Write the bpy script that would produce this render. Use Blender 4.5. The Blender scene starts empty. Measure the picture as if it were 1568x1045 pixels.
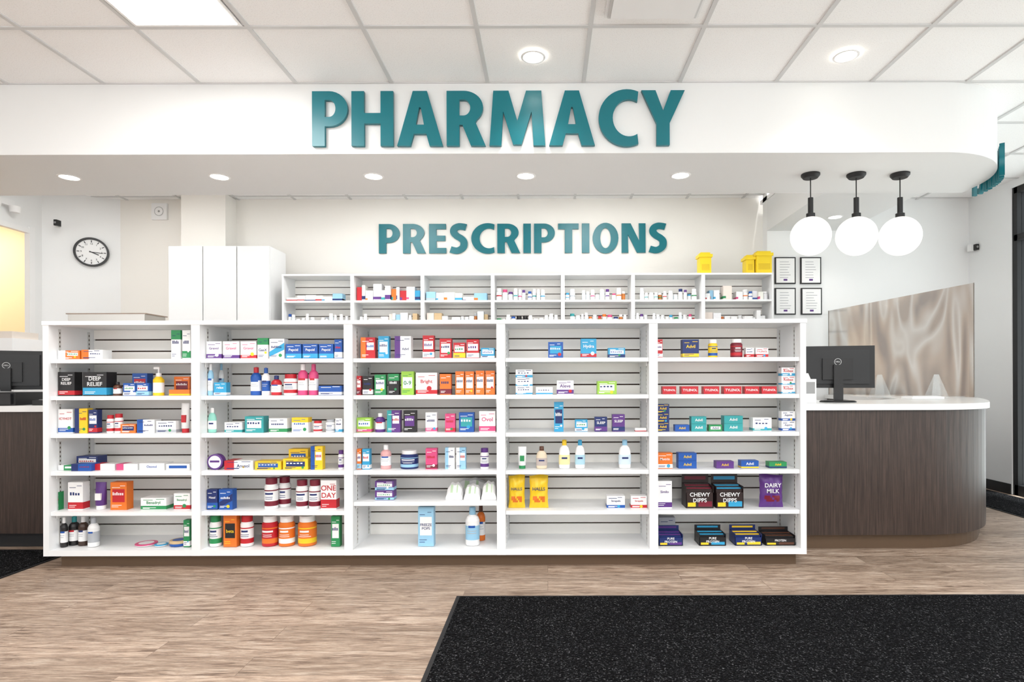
import bpy, math, random
from mathutils import Matrix, Vector
random.seed(7)
S=bpy.context.scene
F=900.0; VX=838.0; VY=582.0; CH=1.13; RO=0.003
def wx(px,Y): return (px-VX)*Y/F
def wz(py,Y,px=VX): return CH+(VY-(py+RO*(px-VX)))*Y/F

# ---------------- materials ----------------
def lin(c):
    return tuple(((v/255)/12.92 if v/255<=0.04045 else ((v/255+0.055)/1.055)**2.4) for v in c)+(1,)
MC={}
def mat(c,rough=0.5,name=None,metal=0,emit=0,alpha=1,trans=0,coat=0):
    k=(tuple(c),rough,metal,emit,alpha,trans,coat)
    if k in MC: return MC[k]
    m=bpy.data.materials.new(name or 'mat_%02x%02x%02x'%tuple(c)); m.use_nodes=True
    nt=m.node_tree; b=nt.nodes['Principled BSDF']
    b.inputs['Base Color'].default_value=lin(c); b.inputs['Roughness'].default_value=rough
    b.inputs['Metallic'].default_value=metal; b.inputs['Coat Weight'].default_value=coat
    if emit:
        b.inputs['Emission Color'].default_value=lin(c); b.inputs['Emission Strength'].default_value=emit
    b.inputs['Alpha'].default_value=alpha; b.inputs['Transmission Weight'].default_value=trans
    MC[k]=m; return m
def nodes(name):
    m=bpy.data.materials.new(name); m.use_nodes=True; nt=m.node_tree
    return m,nt,nt.nodes['Principled BSDF'],nt.nodes.new,nt.links.new
def ramp(nt,stops):
    r=nt.nodes.new('ShaderNodeValToRGB'); e=r.color_ramp.elements
    e[0].position=stops[0][0]; e[0].color=lin(stops[0][1])
    e[1].position=stops[-1][0]; e[1].color=lin(stops[-1][1])
    for p,c in stops[1:-1]:
        x=e.new(p); x.color=lin(c)
    return r
def m_floor():
    m,nt,b,N,L=nodes('vinyl_plank_floor')
    tc=N('ShaderNodeTexCoord')
    br=N('ShaderNodeTexBrick'); br.offset=0.37; br.offset_frequency=2
    br.inputs['Scale'].default_value=1; br.inputs['Brick Width'].default_value=1.2; br.inputs['Row Height'].default_value=0.15
    br.inputs['Mortar Size'].default_value=0.001; br.inputs['Mortar Smooth'].default_value=0.3
    br.inputs['Color1'].default_value=(0,0,0,1); br.inputs['Color2'].default_value=(1,1,1,1); br.inputs['Mortar'].default_value=(0.5,0.5,0.5,1)
    L(tc.outputs['Object'],br.inputs['Vector'])
    vm=N('ShaderNodeVectorMath'); vm.operation='MULTIPLY_ADD'
    vm.inputs[1].default_value=(7.3,3.1,0)
    L(br.outputs['Color'],vm.inputs[0]); L(tc.outputs['Object'],vm.inputs[2])
    mp=N('ShaderNodeMapping'); mp.inputs['Scale'].default_value=(1.7,15,1); L(vm.outputs[0],mp.inputs[0])
    n1=N('ShaderNodeTexNoise'); n1.inputs['Scale'].default_value=2.4; n1.inputs['Detail'].default_value=11; n1.inputs['Roughness'].default_value=0.72; n1.inputs['Distortion'].default_value=1.1
    L(mp.outputs[0],n1.inputs['Vector'])
    mp2=N('ShaderNodeMapping'); mp2.inputs['Scale'].default_value=(4,60,1); L(vm.outputs[0],mp2.inputs[0])
    n2=N('ShaderNodeTexNoise'); n2.inputs['Scale'].default_value=2.5; n2.inputs['Detail'].default_value=8; n2.inputs['Roughness'].default_value=0.75
    L(mp2.outputs[0],n2.inputs['Vector'])
    r1=ramp(nt,[(0.33,(112,91,76)),(0.43,(160,137,119)),(0.54,(190,168,149)),(0.67,(216,199,182))])
    L(n1.outputs['Fac'],r1.inputs['Fac'])
    r2=ramp(nt,[(0.36,(86,74,66)),(0.52,(255,255,255))]); L(n2.outputs['Fac'],r2.inputs['Fac'])
    mx=N('ShaderNodeMixRGB'); mx.blend_type='MULTIPLY'; mx.inputs['Fac'].default_value=0.58
    L(r1.outputs[0],mx.inputs[1]); L(r2.outputs[0],mx.inputs[2])
    r3=ramp(nt,[(0,(220,218,216)),(1,(255,255,255))]); L(br.outputs['Color'],r3.inputs['Fac'])
    mx2=N('ShaderNodeMixRGB'); mx2.blend_type='MULTIPLY'; mx2.inputs['Fac'].default_value=1
    L(mx.outputs[0],mx2.inputs[1]); L(r3.outputs[0],mx2.inputs[2])
    mx3=N('ShaderNodeMixRGB'); mx3.inputs[2].default_value=lin((100,82,70)); L(br.outputs['Fac'],mx3.inputs['Fac']); L(mx2.outputs[0],mx3.inputs[1])
    L(mx3.outputs[0],b.inputs['Base Color']); b.inputs['Roughness'].default_value=0.45
    bp=N('ShaderNodeBump'); bp.inputs['Strength'].default_value=0.12; bp.inputs['Distance'].default_value=0.003; L(n2.outputs['Fac'],bp.inputs['Height']); L(bp.outputs[0],b.inputs['Normal'])
    return m
def m_wood(c1,c2,c3,name):
    m,nt,b,N,L=nodes(name)
    tc=N('ShaderNodeTexCoord'); mp=N('ShaderNodeMapping'); mp.inputs['Scale'].default_value=(34,34,1.1); L(tc.outputs['Object'],mp.inputs[0])
    n=N('ShaderNodeTexNoise'); n.inputs['Scale'].default_value=3; n.inputs['Detail'].default_value=8; n.inputs['Roughness'].default_value=0.7; L(mp.outputs[0],n.inputs['Vector'])
    r=ramp(nt,[(0.3,c1),(0.5,c2),(0.7,c3)]); L(n.outputs['Fac'],r.inputs['Fac']); L(r.outputs[0],b.inputs['Base Color']); b.inputs['Roughness'].default_value=0.38
    return m
def m_carpet():
    m,nt,b,N,L=nodes('black_carpet')
    tc=N('ShaderNodeTexCoord')
    v=N('ShaderNodeTexVoronoi'); v.inputs['Scale'].default_value=75; L(tc.outputs['Object'],v.inputs['Vector'])
    n=N('ShaderNodeTexNoise'); n.inputs['Scale'].default_value=150; n.inputs['Detail'].default_value=2; L(tc.outputs['Object'],n.inputs['Vector'])
    r=ramp(nt,[(0.42,(7,7,8)),(0.56,(18,18,20)),(0.66,(54,54,56)),(0.74,(112,112,114))]); L(n.outputs['Fac'],r.inputs['Fac']); L(r.outputs[0],b.inputs['Base Color'])
    b.inputs['Roughness'].default_value=0.95; b.inputs['Specular IOR Level'].default_value=0.06
    bp=N('ShaderNodeBump'); bp.inputs['Strength'].default_value=0.8; bp.inputs['Distance'].default_value=0.006; L(v.outputs['Distance'],bp.inputs['Height']); L(bp.outputs[0],b.inputs['Normal'])
    return m
def m_paint(c,name,rough=0.6,sc=40,bump=0.03):
    m,nt,b,N,L=nodes(name); b.inputs['Base Color'].default_value=lin(c); b.inputs['Roughness'].default_value=rough
    tc=N('ShaderNodeTexCoord'); n=N('ShaderNodeTexNoise'); n.inputs['Scale'].default_value=sc; n.inputs['Detail'].default_value=3; L(tc.outputs['Object'],n.inputs['Vector'])
    bp=N('ShaderNodeBump'); bp.inputs['Strength'].default_value=bump; bp.inputs['Distance'].default_value=0.002; L(n.outputs['Fac'],bp.inputs['Height']); L(bp.outputs[0],b.inputs['Normal'])
    return m
def m_tile():
    m,nt,b,N,L=nodes('acoustic_tile'); b.inputs['Roughness'].default_value=0.9
    tc=N('ShaderNodeTexCoord'); n=N('ShaderNodeTexNoise'); n.inputs['Scale'].default_value=160; n.inputs['Detail'].default_value=2; L(tc.outputs['Object'],n.inputs['Vector'])
    r=ramp(nt,[(0.33,(240,240,240)),(0.45,(253,253,253))]); L(n.outputs['Fac'],r.inputs['Fac']); L(r.outputs[0],b.inputs['Base Color'])
    return m
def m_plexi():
    m,nt,b,N,L=nodes('acrylic_painted_reflections')
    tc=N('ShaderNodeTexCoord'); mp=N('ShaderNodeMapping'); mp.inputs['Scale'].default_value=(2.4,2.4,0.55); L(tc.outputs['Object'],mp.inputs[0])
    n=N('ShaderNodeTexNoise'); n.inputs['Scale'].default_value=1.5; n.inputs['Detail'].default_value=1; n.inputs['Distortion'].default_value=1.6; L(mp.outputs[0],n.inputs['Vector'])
    r=ramp(nt,[(0.34,(122,92,66)),(0.45,(184,160,136)),(0.56,(224,220,214)),(0.7,(160,132,104))]); L(n.outputs['Fac'],r.inputs['Fac']); L(r.outputs[0],b.inputs['Base Color'])  # brown and silver reflection streaks painted into the base colour
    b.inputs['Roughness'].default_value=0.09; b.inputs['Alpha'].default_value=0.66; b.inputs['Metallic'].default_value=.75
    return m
def m_glass():
    m=bpy.data.materials.new('window_glass'); m.use_nodes=True; nt=m.node_tree; nt.nodes.clear()
    o=nt.nodes.new('ShaderNodeOutputMaterial'); t=nt.nodes.new('ShaderNodeBsdfTransparent'); g=nt.nodes.new('ShaderNodeBsdfGlossy'); g.inputs['Roughness'].default_value=0.02
    x=nt.nodes.new('ShaderNodeMixShader'); x.inputs[0].default_value=0.07
    t.inputs[0].default_value=(0.92,0.95,0.95,1)
    nt.links.new(t.outputs[0],x.inputs[1]); nt.links.new(g.outputs[0],x.inputs[2]); nt.links.new(x.outputs[0],o.inputs[0]); return m

WALL=m_paint((239,240,240),'wall_paint')
WALLC=m_paint((243,240,234),'wall_paint_cream')
WARM=m_paint((250,222,174),'wall_warm_light_tint')  # side room walls: warm lamplight put into the wall colour
SOF=m_paint((234,235,235),'soffit_paint')
TILE=m_tile(); TBAR=mat((212,212,212),0.5,'ceiling_t_bar')
MEL=mat((240,241,242),0.35,'white_melamine'); SLAT=mat((254,251,245),0.4,'slatwall_melamine'); GROOVE=mat((62,46,36),0.8,'slat_groove')
BRONZE=mat((104,84,66),0.42,'bronze_kick',metal=0.35); BLK=mat((18,18,19),0.4,'black_plastic'); BLKM=mat((22,22,24),0.55,'black_metal')
WOOD=m_wood((40,30,27),(62,49,43),(84,68,60),'dark_laminate'); QTZ=m_paint((236,236,235),'quartz_top',0.2)
WHT=mat((242,242,242),0.4,'white_plastic'); GREY=mat((150,150,150),0.4); TEAL=mat((0,112,124),0.34,'teal_acrylic')
CARPET=m_carpet(); CHROME=mat((200,195,188),0.25,'steel',metal=1); YEL=mat((246,214,30),0.4,'yellow_plastic')
PLEXI=m_plexi(); GLASS=m_glass()
CLEAR=mat((235,240,240),0.05,'clear_acrylic',alpha=0.25)

# ---------------- mesh builder ----------------
class MB:
    def __init__(s): s.v=[];s.f=[];s.m=[];s.sm=[];s.mats=[]
    def mi(s,m):
        if m not in s.mats: s.mats.append(m)
        return s.mats.index(m)
    def face(s,pts,m,smooth=False):
        i=len(s.v); s.v+=[tuple(p) for p in pts]; s.f.append(tuple(range(i,i+len(pts)))); s.m.append(s.mi(m)); s.sm.append(smooth)
    def box(s,x0,x1,y0,y1,z0,z1,m):
        i=len(s.v); s.v+=[(x0,y0,z0),(x1,y0,z0),(x1,y1,z0),(x0,y1,z0),(x0,y0,z1),(x1,y0,z1),(x1,y1,z1),(x0,y1,z1)]
        for f in ((0,3,2,1),(4,5,6,7),(0,1,5,4),(1,2,6,5),(2,3,7,6),(3,0,4,7)):
            s.f.append(tuple(i+k for k in f)); s.m.append(s.mi(m)); s.sm.append(False)
    def prism(s,poly,z0,z1,m,smooth=True,side=None):
        n=len(poly); side=side or m
        s.face([(x,y,z1) for x,y in poly],m); s.face([(x,y,z0) for x,y in reversed(poly)],m)
        i=len(s.v); s.v+=[(x,y,z0) for x,y in poly]+[(x,y,z1) for x,y in poly]
        for k in range(n):
            j=(k+1)%n; s.f.append((i+k,i+j,i+n+j,i+n+k)); s.m.append(s.mi(side)); s.sm.append(False)
    def lathe(s,cx,cy,prof,n=20,sx=1,sy=1,shared=False,axis='z'):
        def P(r,z,k):
            a=2*math.pi*k/n; u=r*math.cos(a)*sx; w=r*math.sin(a)*sy
            if axis=='z': return (cx+u,cy+w,z)
            return (cx+u,z,cy+w)
        flip = axis!='z'
        base=None
        for a in range(len(prof)-1):
            r0,z0,m=prof[a]; r1,z1=prof[a+1][:2]
            if shared and base is not None: i0=base
            else:
                i0=len(s.v); s.v+=[P(r0,z0,k) for k in range(n)]
            i1=len(s.v); s.v+=[P(r1,z1,k) for k in range(n)]; base=i1
            for k in range(n):
                j=(k+1)%n; q=(i0+k,i0+j,i1+j,i1+k)
                if flip: q=q[::-1]
                s.f.append(q); s.m.append(s.mi(m)); s.sm.append(True)
    def build(s,name,origin=(0,0,0),parent=None,rot=None,local=False):
        me=bpy.data.meshes.new(name); o=origin
        vs=s.v if local else [(a-o[0],b-o[1],c-o[2]) for a,b,c in s.v]
        me.from_pydata(vs,[],s.f)
        for m in s.mats: me.materials.append(m)
        me.polygons.foreach_set('material_index',s.m); me.polygons.foreach_set('use_smooth',s.sm); me.update()
        ob=bpy.data.objects.new(name,me); S.collection.objects.link(ob); ob.location=o
        if rot: ob.rotation_euler=rot
        if parent: ob.parent=parent
        return ob
def text(body,size,loc,m,parent,name='print',rot=(math.pi/2,0,0),off=0.012):
    c=bpy.data.curves.new(name,'FONT'); c.body=body; c.size=size; c.align_x='CENTER'; c.align_y='CENTER'; c.offset=off*size; c.resolution_u=3
    c.materials.append(m); o=bpy.data.objects.new(name,c); S.collection.objects.link(o); o.location=loc; o.rotation_euler=rot
    if parent: o.parent=parent
    return o

# ---------------- room ----------------
YH=3.80; ZC=3.05; ZS=2.595; YR=4.63; ZD=3.137; YB=6.52
b=MB(); b.box(-9,4.7,-4,8,-0.1,0,m_floor()); b.build('floor')
def grid_ceiling(name,x0,x1,y0,y1,z,gx,gy,sx=0.62,sy=0.61):
    b=MB(); b.box(x0,x1,y0,y1,z+0.006,z+0.05,TILE)
    k=math.ceil((x0-gx)/sx)
    while gx+k*sx<x1:
        x=gx+k*sx; b.box(x-0.012,x+0.012,y0,y1,z-0.002,z+0.006,TBAR); k+=1
    k=math.ceil((y0-gy)/sy)
    while gy+k*sy<y1:
        y=gy+k*sy; b.box(x0,x1,y-0.012,y+0.012,z-0.0015,z+0.006,TBAR); k+=1
    return b.build(name)
grid_ceiling('ceiling',-9,4.7,-4,3.9,ZC,0.241,3.194)
grid_ceiling('ceiling_right',2.36,4.7,3.9,6.5,ZC,0.241,3.194)
grid_ceiling('ceiling_dispensary',-9,2.36,4.5,8,ZD,0.31,6.4)
poly=[(-9,YH),(2.57,YH)]
for i in range(1,24):
    a=math.radians(90*i/24); poly.append((2.57+0.7*math.sin(a),4.5-0.7*math.cos(a)))
poly+=[(3.27,4.5),(3.27,YR),(-9,YR)]
b=MB(); b.prism(poly,ZS,3.17,SOF); b.build('ceiling_soffit')
b=MB(); b.box(2.36,3.2,YR+0.001,6.3,2.72,3.049,SOF); b.build('ceiling_bulkhead')
b=MB(); b.box(-4.73,2.6,YB,YB+0.12,0,3.3,WALLC); b.build('wall_back')
b=MB(); b.box(2.36,4.7,6.3,6.42,0,3.2,WALL); b.build('wall_back_right')
b=MB(); b.box(wx(278,6.3),wx(346,6.3),6.3,YB,0,3.137,WALLC); b.build('wall_column')
P1=(-4.73,6.52);P2=(-5.31,6.18)
b=MB(); b.prism([P2,P1,(-4.73,6.64),(-5.31,6.22)],0,3.3,WALL,False); b.build('wall_angled')
b=MB()
b.box(-5.34,-5.31,4.0,6.06,2.67,3.3,WALL); b.box(-5.34,-5.31,6.06,6.2,0,3.3,WALL); b.box(-5.34,-5.31,4.0,6.06,0,0.95,WALL)
b.build('wall_left')
b=MB(); b.box(-5.35,-5.295,6.02,6.08,0.9,2.72,WHT); b.box(-5.35,-5.30,4.0,6.02,2.65,2.70,WHT); b.build('trim_opening')
b=MB(); b.box(-9,-4.73,7.2,7.3,0,3.3,WARM); b.box(-9,-8.9,3,7.2,0,3.3,WARM); b.build('wall_side_room')
b=MB(); b.box(-9,-8.9,-4,3,0,3.3,WALL); b.build('wall_far_left')
XR=4.52
b=MB(); b.box(XR,XR+0.12,5.72,6.3,0,3.2,WALL); b.box(XR,XR+0.12,-4,5.72,2.98,3.2,WALL); b.build('wall_right')
b=MB(); 
for y in (5.72,4.6,3.4,2.2,1.0,-0.2,-1.4,-2.6,-3.9):
    b.box(XR+0.01,XR+0.1,y-0.06,y,0,2.98,BLKM)
for z0,z1 in ((0.0,0.1),(2.46,2.52),(2.92,2.98)): b.box(XR+0.01,XR+0.1,-4,5.7,z0,z1,BLKM)
w=b.build('window_1')
b=MB(); b.box(XR+0.05,XR+0.056,-3.96,5.66,0.1,2.92,GLASS); g=b.build('glass',parent=w)
b=MB(); b.box(XR-0.012,XR,5.73,6.3,0,0.1,BLKM); b.build('baseboard_right')
b=MB(); b.box(-30,40,-40,40,-0.16,-0.11,mat((225,225,222),0.8,'bounce_pavement')); b.build('ground')  # outdoor ground, colour raised to bounce sunlight up onto the ceiling
b=MB(); 
for x in (-8.9,-7,-5,-3,-1,1,3,4.45): b.box(x,x+0.06,-4.05,-3.97,0,3.05,BLKM)
b.box(-8.9,4.5,-4.05,-3.97,2.4,2.46,BLKM); b.box(-8.9,4.5,-4.05,-3.97,0,0.1,BLKM); b.build('window_2')

# ---------------- mats ----------------
def mat_rug(x0,x1,y0,y1):
    b=MB(); b.box(x0,x1,y0,y1,0.0005,0.006,BLKM); b.box(x0+0.02,x1-0.02,y0+0.02,y1-0.02,0.006,0.010,CARPET); b.build('floor_mat',origin=((x0+x1)/2,(y0+y1)/2,0.0005))
mat_rug(-0.475,3.4,0.9,3.06); mat_rug(-5.2,-3.13,2.5,3.93); mat_rug(3.85,4.45,4.75,6.1)

# ---------------- gondola ----------------
GY=3.53; GD=0.40; GX0=-3.03; BW=0.917
rows={k:[1.263,1.040,0.812,0.585,0.342,0.114] for k in range(5)}
rows[2][4]=0.397
b=MB(); T=0.052
STD=mat((205,205,203),0.4)
for i in range(6):
    x=GX0+i*BW; t=T/2
    xa,xb=(x,x+0.035) if i==0 else ((x-0.035,x) if i==5 else (x-t,x+t))
    b.box(xa,xb,GY,GY+GD,0.078,1.468,MEL)
    for xs,sd in ((xb,1),(xa,-1)):
        if (i==5 and sd==1) or (i==0 and sd==-1): continue
        for yy in (GY+0.07,GY+0.30):
            b.box(min(xs,xs+sd*0.003),max(xs,xs+sd*0.003),yy,yy+0.018,0.13,1.45,STD)
            z=0.15
            while z<1.44:
                b.box(min(xs,xs+sd*0.0036),max(xs,xs+sd*0.0036),yy+0.006,yy+0.012,z,z+0.012,GROOVE); z+=0.027
b.box(GX0-0.004,GX0+5*BW+0.004,GY-0.004,GY+GD,1.468,1.492,MEL)
for k in range(5):
    xa=GX0+k*BW+(0.035 if k==0 else T/2); xb=GX0+(k+1)*BW-(0.035 if k==4 else T/2)
    b.box(xa,xb,GY+.001,GY+.354,0.078,0.112,MEL)
    b.box(xa,xb,GY+0.366,GY+0.38,0.085,1.467,GROOVE); b.box(xa,xb,GY+0.38,GY+0.399,0.085,1.467,MEL)
    z=0.112
    while z<1.46:
        z1=min(z+0.0672,1.467); b.box(xa,xb,GY+0.355,GY+0.366,z,z1,SLAT); z+=0.0762
    for r in range(5):
        zt=rows[k][r]; b.box(xa+0.001,xb-0.001,GY+0.012,GY+0.354,zt-0.024,zt,MEL)
        for bx in (xa+0.002,xb-0.008): b.box(bx,bx+0.006,GY+0.05,GY+0.34,zt-0.05,zt-0.024,WHT)
b.box(GX0+0.06,GX0+5*BW-0.04,GY+0.06,GY+GD-0.03,0.0,0.077,BRONZE)
b.build('display_shelving',origin=(GX0+2.5*BW,GY+GD/2,0))
b=MB(); b.box(-3.0,-2.52,3.68,3.88,1.493,1.55,CHROME); b.box(-3.01,-2.51,3.675,3.89,1.55,1.556,mat((130,112,98),0.4)); b.box(-2.48,-2.3,3.7,3.85,1.493,1.505,CHROME)
b.build('steel_tray',origin=(-2.76,3.78,1.493))

# ---------------- products ----------------
W=(240,240,240);RED=(188,30,42);BLU=(24,82,164);NAV=(22,42,102);CYN=(48,155,200);GRN=(36,138,80);LIM=(150,196,70);YL=(240,200,36);ORG=(226,116,36);PUR=(90,48,126);PNK=(212,74,126);BK=(26,24,26);TL=(48,155,158);GY_=(176,180,186);BRN=(86,50,32);MAR=(116,24,44);TAN=(208,180,138);LB=(150,198,226)
def contrast(c): return W if sum(c)<430 else NAV
def prod(kind,bay,row,x0,x1,yt,body,acc,txt=None,tc=None,style=0,yo=0.0,dep=None):
    Yf=GY+0.06+yo; z=rows[bay][row]+0.0008; xm=(x0+x1)/2
    X0=wx(x0,Yf);X1=wx(x1,Yf); g=(X1-X0)*0.025; X0+=g;X1-=g
    lo=GX0+bay*BW+(0.042 if bay==0 else T/2+0.006); hi=GX0+(bay+1)*BW-(0.042 if bay==4 else T/2+0.006)
    X0=max(X0,lo); X1=min(X1,hi); w=X1-X0; cx=(X0+X1)/2
    zt=wz(yt,Yf,xm); h=max(zt-z,0.012)
    b=MB(); mb=mat(body,0.4); ma=mat(acc,0.4); mt=mat(tc or contrast(body),0.4)
    org=(cx,Yf,z)
    rnd=random.Random(int(x0*7+yt+row*31))
    if kind=='b' or kind=='s':
        d=dep or min(max(w*0.6,0.04),0.11)
        n=1
        if kind=='s': n=max(2,round(h/0.05))
        hh=h/n
        for q in range(n):
            za=z+q*hh; zb=za+hh-(0.001 if n>1 else 0); e=0.0004; h1=zb-za
            b.box(X0,X1,Yf,Yf+d,za,zb,mb)
            if style==0: b.box(X0-e,X1+e,Yf-e,Yf+d+e,za+h1*0.04,za+h1*rnd.choice([.22,.28,.34]),ma)
            if style==1: b.box(X0-e,X0+w*0.34,Yf-e,Yf+d+e,za+e,zb+e,ma)
            if style==2: b.box(X0+w*0.12,X1-w*0.12,Yf-e,Yf+d*.5,za+h1*0.28,za+h1*0.75,ma)
            if style==3: b.box(X0-e,X1+e,Yf-e,Yf+d+e,za+h1*0.68,zb+e,ma)
            if style==5:
                b.face([(X0,Yf-e,za+h1*0.1),(X1,Yf-e,za+h1*0.45),(X1,Yf-e,za+h1*0.8),(X0,Yf-e,za+h1*0.35)],ma)
            if txt is None and body!=W and style in(0,1) and rnd.random()<.75:
                u0=.1 if style==0 else .42
                b.box(X0+w*u0,X1-w*.08,Yf-1.2*e,Yf,za+h1*.40,za+h1*.76,mat(W,.4))
            ps=[(0.08,0.6,0.16),(0.08,0.45,0.1),(0.6,0.9,0.86),(0.1,0.5,0.8)]
            if h1>0.05:
                for u0,u1,v in ps:
                    u1=min(0.92,u1+rnd.uniform(-.1,.1)); b.box(X0+w*u0,X0+w*u1,Yf-2*e,Yf,za+h1*v,za+h1*v+0.003,mt if style!=0 or v>0.5 else mat(contrast(acc),0.4))
                if rnd.random()<0.6:
                    cc=mat(rnd.choice([YL,W,RED,CYN,GRN]),0.4); u=X0+w*rnd.uniform(.62,.8); v=za+h1*rnd.uniform(.15,.3); s_=min(w,h1)*0.12
                    b.face([(u+s_*math.cos(t*math.pi/5),Yf-2.4*e,v+s_*math.sin(t*math.pi/5)) for t in range(10)],cc)
            if txt is None and h1>0.04:
                nn=rnd.randint(4,7); u=X0+w*.14; st=w*.7/nn; mm=mat(rnd.choice([NAV,RED,GRN,PUR,BLU]),.4) if (body!=W and style in (0,1)) else mt
                if style==2: mm=mat(contrast(acc),.4)
                if style==1: u=X0+w*.42; st=w*.5/nn
                for q2 in range(nn):
                    hh2=h1*.11*rnd.choice([1,1,.75]); b.box(u+q2*st,u+q2*st+st*.6,Yf-.0012,Yf,za+h1*.53,za+h1*.53+hh2,mm)
    elif kind in 'ct':
        r=w/2; cy=Yf+r
        if kind=='t':
            cm=mat(W if body!=W else acc,0.4)
            pr=[(0,z,mb),(r*.96,z,mb),(r,z+h*.03,mb),(r,z+h*.1,ma),(r,z+h*.26,mb),(r,z+h*.58,ma),(r,z+h*.62,mb),(r,z+h*.72,mb),(r*.80,z+h*.79,cm),(r*.84,z+h*.80,cm),(r*.84,z+h*.99,cm),(0,z+h,mb)]
        else:
            lab=mat(W,0.4) if body!=W else ma
            pr=[(0,z,mb),(r*.95,z,mb),(r,z+h*.03,mb),(r,z+h*.15,lab),(r,z+h*.52,mb),(r,z+h*.64,mb),(r*.8,z+h*.73,mb),(r*.42,z+h*.79,ma),(r*.46,z+h*.80,ma),(r*.44,z+h*.98,ma),(0,z+h,mb)]
        b.lathe(cx,cy,pr,20)
        for v in (.47,.38,.32):
            a0=rnd.uniform(.45,.8); m_=mat(contrast(body),0.4) if kind=='t' else mat(rnd.choice([NAV,RED,BLU]) if v>.4 else GY_,0.4)
            seg=6; hh=h*(.06 if v>.4 else .018)
            for q in range(seg):
                t0=-math.pi/2-a0+2*a0*q/seg; t1=-math.pi/2-a0+2*a0*(q+1)/seg; R=r*1.01
                b.face([(cx+R*math.cos(t0),cy+R*math.sin(t0),z+h*v),(cx+R*math.cos(t1),cy+R*math.sin(t1),z+h*v),(cx+R*math.cos(t1),cy+R*math.sin(t1),z+h*v+hh),(cx+R*math.cos(t0),cy+R*math.sin(t0),z+h*v+hh)],m_)
    elif kind=='l':
        r=w/2; cy=Yf+r*.55; ml=mat(tuple(int(v*.35+243*.65) for v in acc),.4)
        pr=[(0,z,mb),(r*.85,z,mb),(r*.95,z+h*.04,mb),(r,z+h*.3,mb),(r*.95,z+h*.58,mb),(r*.75,z+h*.72,mb),(r*.38,z+h*.8,ma),(r*.42,z+h*.81,ma),(r*.38,z+h*.99,ma),(0,z+h,ma)]
        b.lathe(cx,cy,pr,24,1,.55,shared=True)
        b.lathe(cx,cy,[(r*.97,z+h*.14,ml),(r*1.015,z+h*.2,ml),(r*1.015,z+h*.42,ml),(r*.97,z+h*.48,ml)],24,1,.57,shared=True)
        b.box(cx-r*.5,cx+r*.5,cy-r*.585,cy-r*.5,z+h*.34,z+h*.4,mat(NAV,.4))
    elif kind=='d':
        r=w/2; cy=Yf+r; mw=mat(W,.4)
        b.lathe(cx,cy,[(0,z,mb),(r,z,mb),(r,z+h*.1,ma),(r,z+h*.45,mb),(r,z+h*.55,mb),(r*.5,z+h*.66,mw),(r*.5,z+h*.78,mw),(r*.15,z+h*.79,mw),(r*.15,z+h*.93,mw),(0,z+h*.93,mw)],20)
        b.box(cx-r*.9,cx+r*.25,cy-r*.2,cy+r*.2,z+h*.92,z+h,mw)
    elif kind=='u':
        r=w/2; cy=Yf+r; n=16; i=len(b.v)
        for (rx,ry,zz) in ((r*.75,r*.75,z),(r*.75,r*.75,z+h*.14),(r*.85,r*.85,z+h*.15),(r*.95,r*.6,z+h*.6),(r,r*.08,z+h)):
            b.v+=[(cx+rx*math.cos(2*math.pi*k/n),cy+ry*math.sin(2*math.pi*k/n),zz) for k in range(n)]
        for q in range(4):
            for k in range(n):
                j=(k+1)%n; b.f.append((i+q*n+k,i+q*n+j,i+(q+1)*n+j,i+(q+1)*n+k)); b.m.append(b.mi(ma if q in(0,) else mb)); b.sm.append(q>1)
        b.face([b.v[i+4*n+k] for k in range(n)],mb)
        b.box(cx-r*.5,cx+r*.5,cy-r*.86,cy-r*.5,z+h*.35,z+h*.6,ma)
    elif kind=='k':
        r=w/2; cy=Yf+r
        b.lathe(cx,cy,[(0,z,mb),(r*.95,z,mb),(r,z+h*.15,mb),(r,z+h*.5,ma),(r*1.03,z+h*.5,ma),(r*1.03,z+h*.92,ma),(r*.95,z+h,ma),(r*.7,z+h,mb),(0,z+h,mb)],24)
    elif kind=='o':
        r=w/2; cz=z+r
        b.lathe(cx,cz,[(0,Yf,ma),(r*.8,Yf,mb),(r,Yf+.003,mb),(r,Yf+.04,mb),(0,Yf+.04,mb)],28,axis='y')
        b.box(cx-r*.6,cx+r*.6,Yf-.001,Yf,cz-r*.05,cz+r*.2,mb); b.box(cx-r*.35,cx+r*.35,Yf+.01,Yf+.03,z-.0002,z+.004,mb)
    elif kind=='p':
        nx,nz=12,16; d=dep or 0.055; cy=Yf+d/2
        def th(u,v): return d/2*math.sqrt(max(0,1-abs(2*u-1)**2.5))*max(0,(1-abs(2*v-1)**3))+0.0006
        for sgn in (-1,1):
            i=len(b.v)
            for q in range(nz+1):
                for k in range(nx+1):
                    u=k/nx;v=q/nz; wob=0.006*math.sin(7*u+11*v+x0)*math.sin(13*u-5*v)
                    pin=1-.07*(1-abs(2*v-1)**2)+.015*math.sin(v*25)
                    b.v.append((cx+(u-.5)*w*pin,cy+sgn*(th(u,v)+wob*(th(u,v)>0.008)),z+h*v*(1+.02*math.sin(5*u+x0)*v)))
            for q in range(nz):
                for k in range(nx):
                    a=i+q*(nx+1)+k; f=(a,a+1,a+nx+2,a+nx+1); f=f if sgn<0 else f[::-1]
                    mm=ma if (3<=q<=5 and 2<=k<=9 and (k+q)%5) else mb
                    b.f.append(f); b.m.append(b.mi(mm)); b.sm.append(True)
    elif kind=='w':
        d=0.13;nx=14
        def hh(u): return h*(0.3+0.7*math.sqrt(max(0,1-abs(2*u-1)**3)))*(1+.05*math.sin(17*u+x0))
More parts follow.
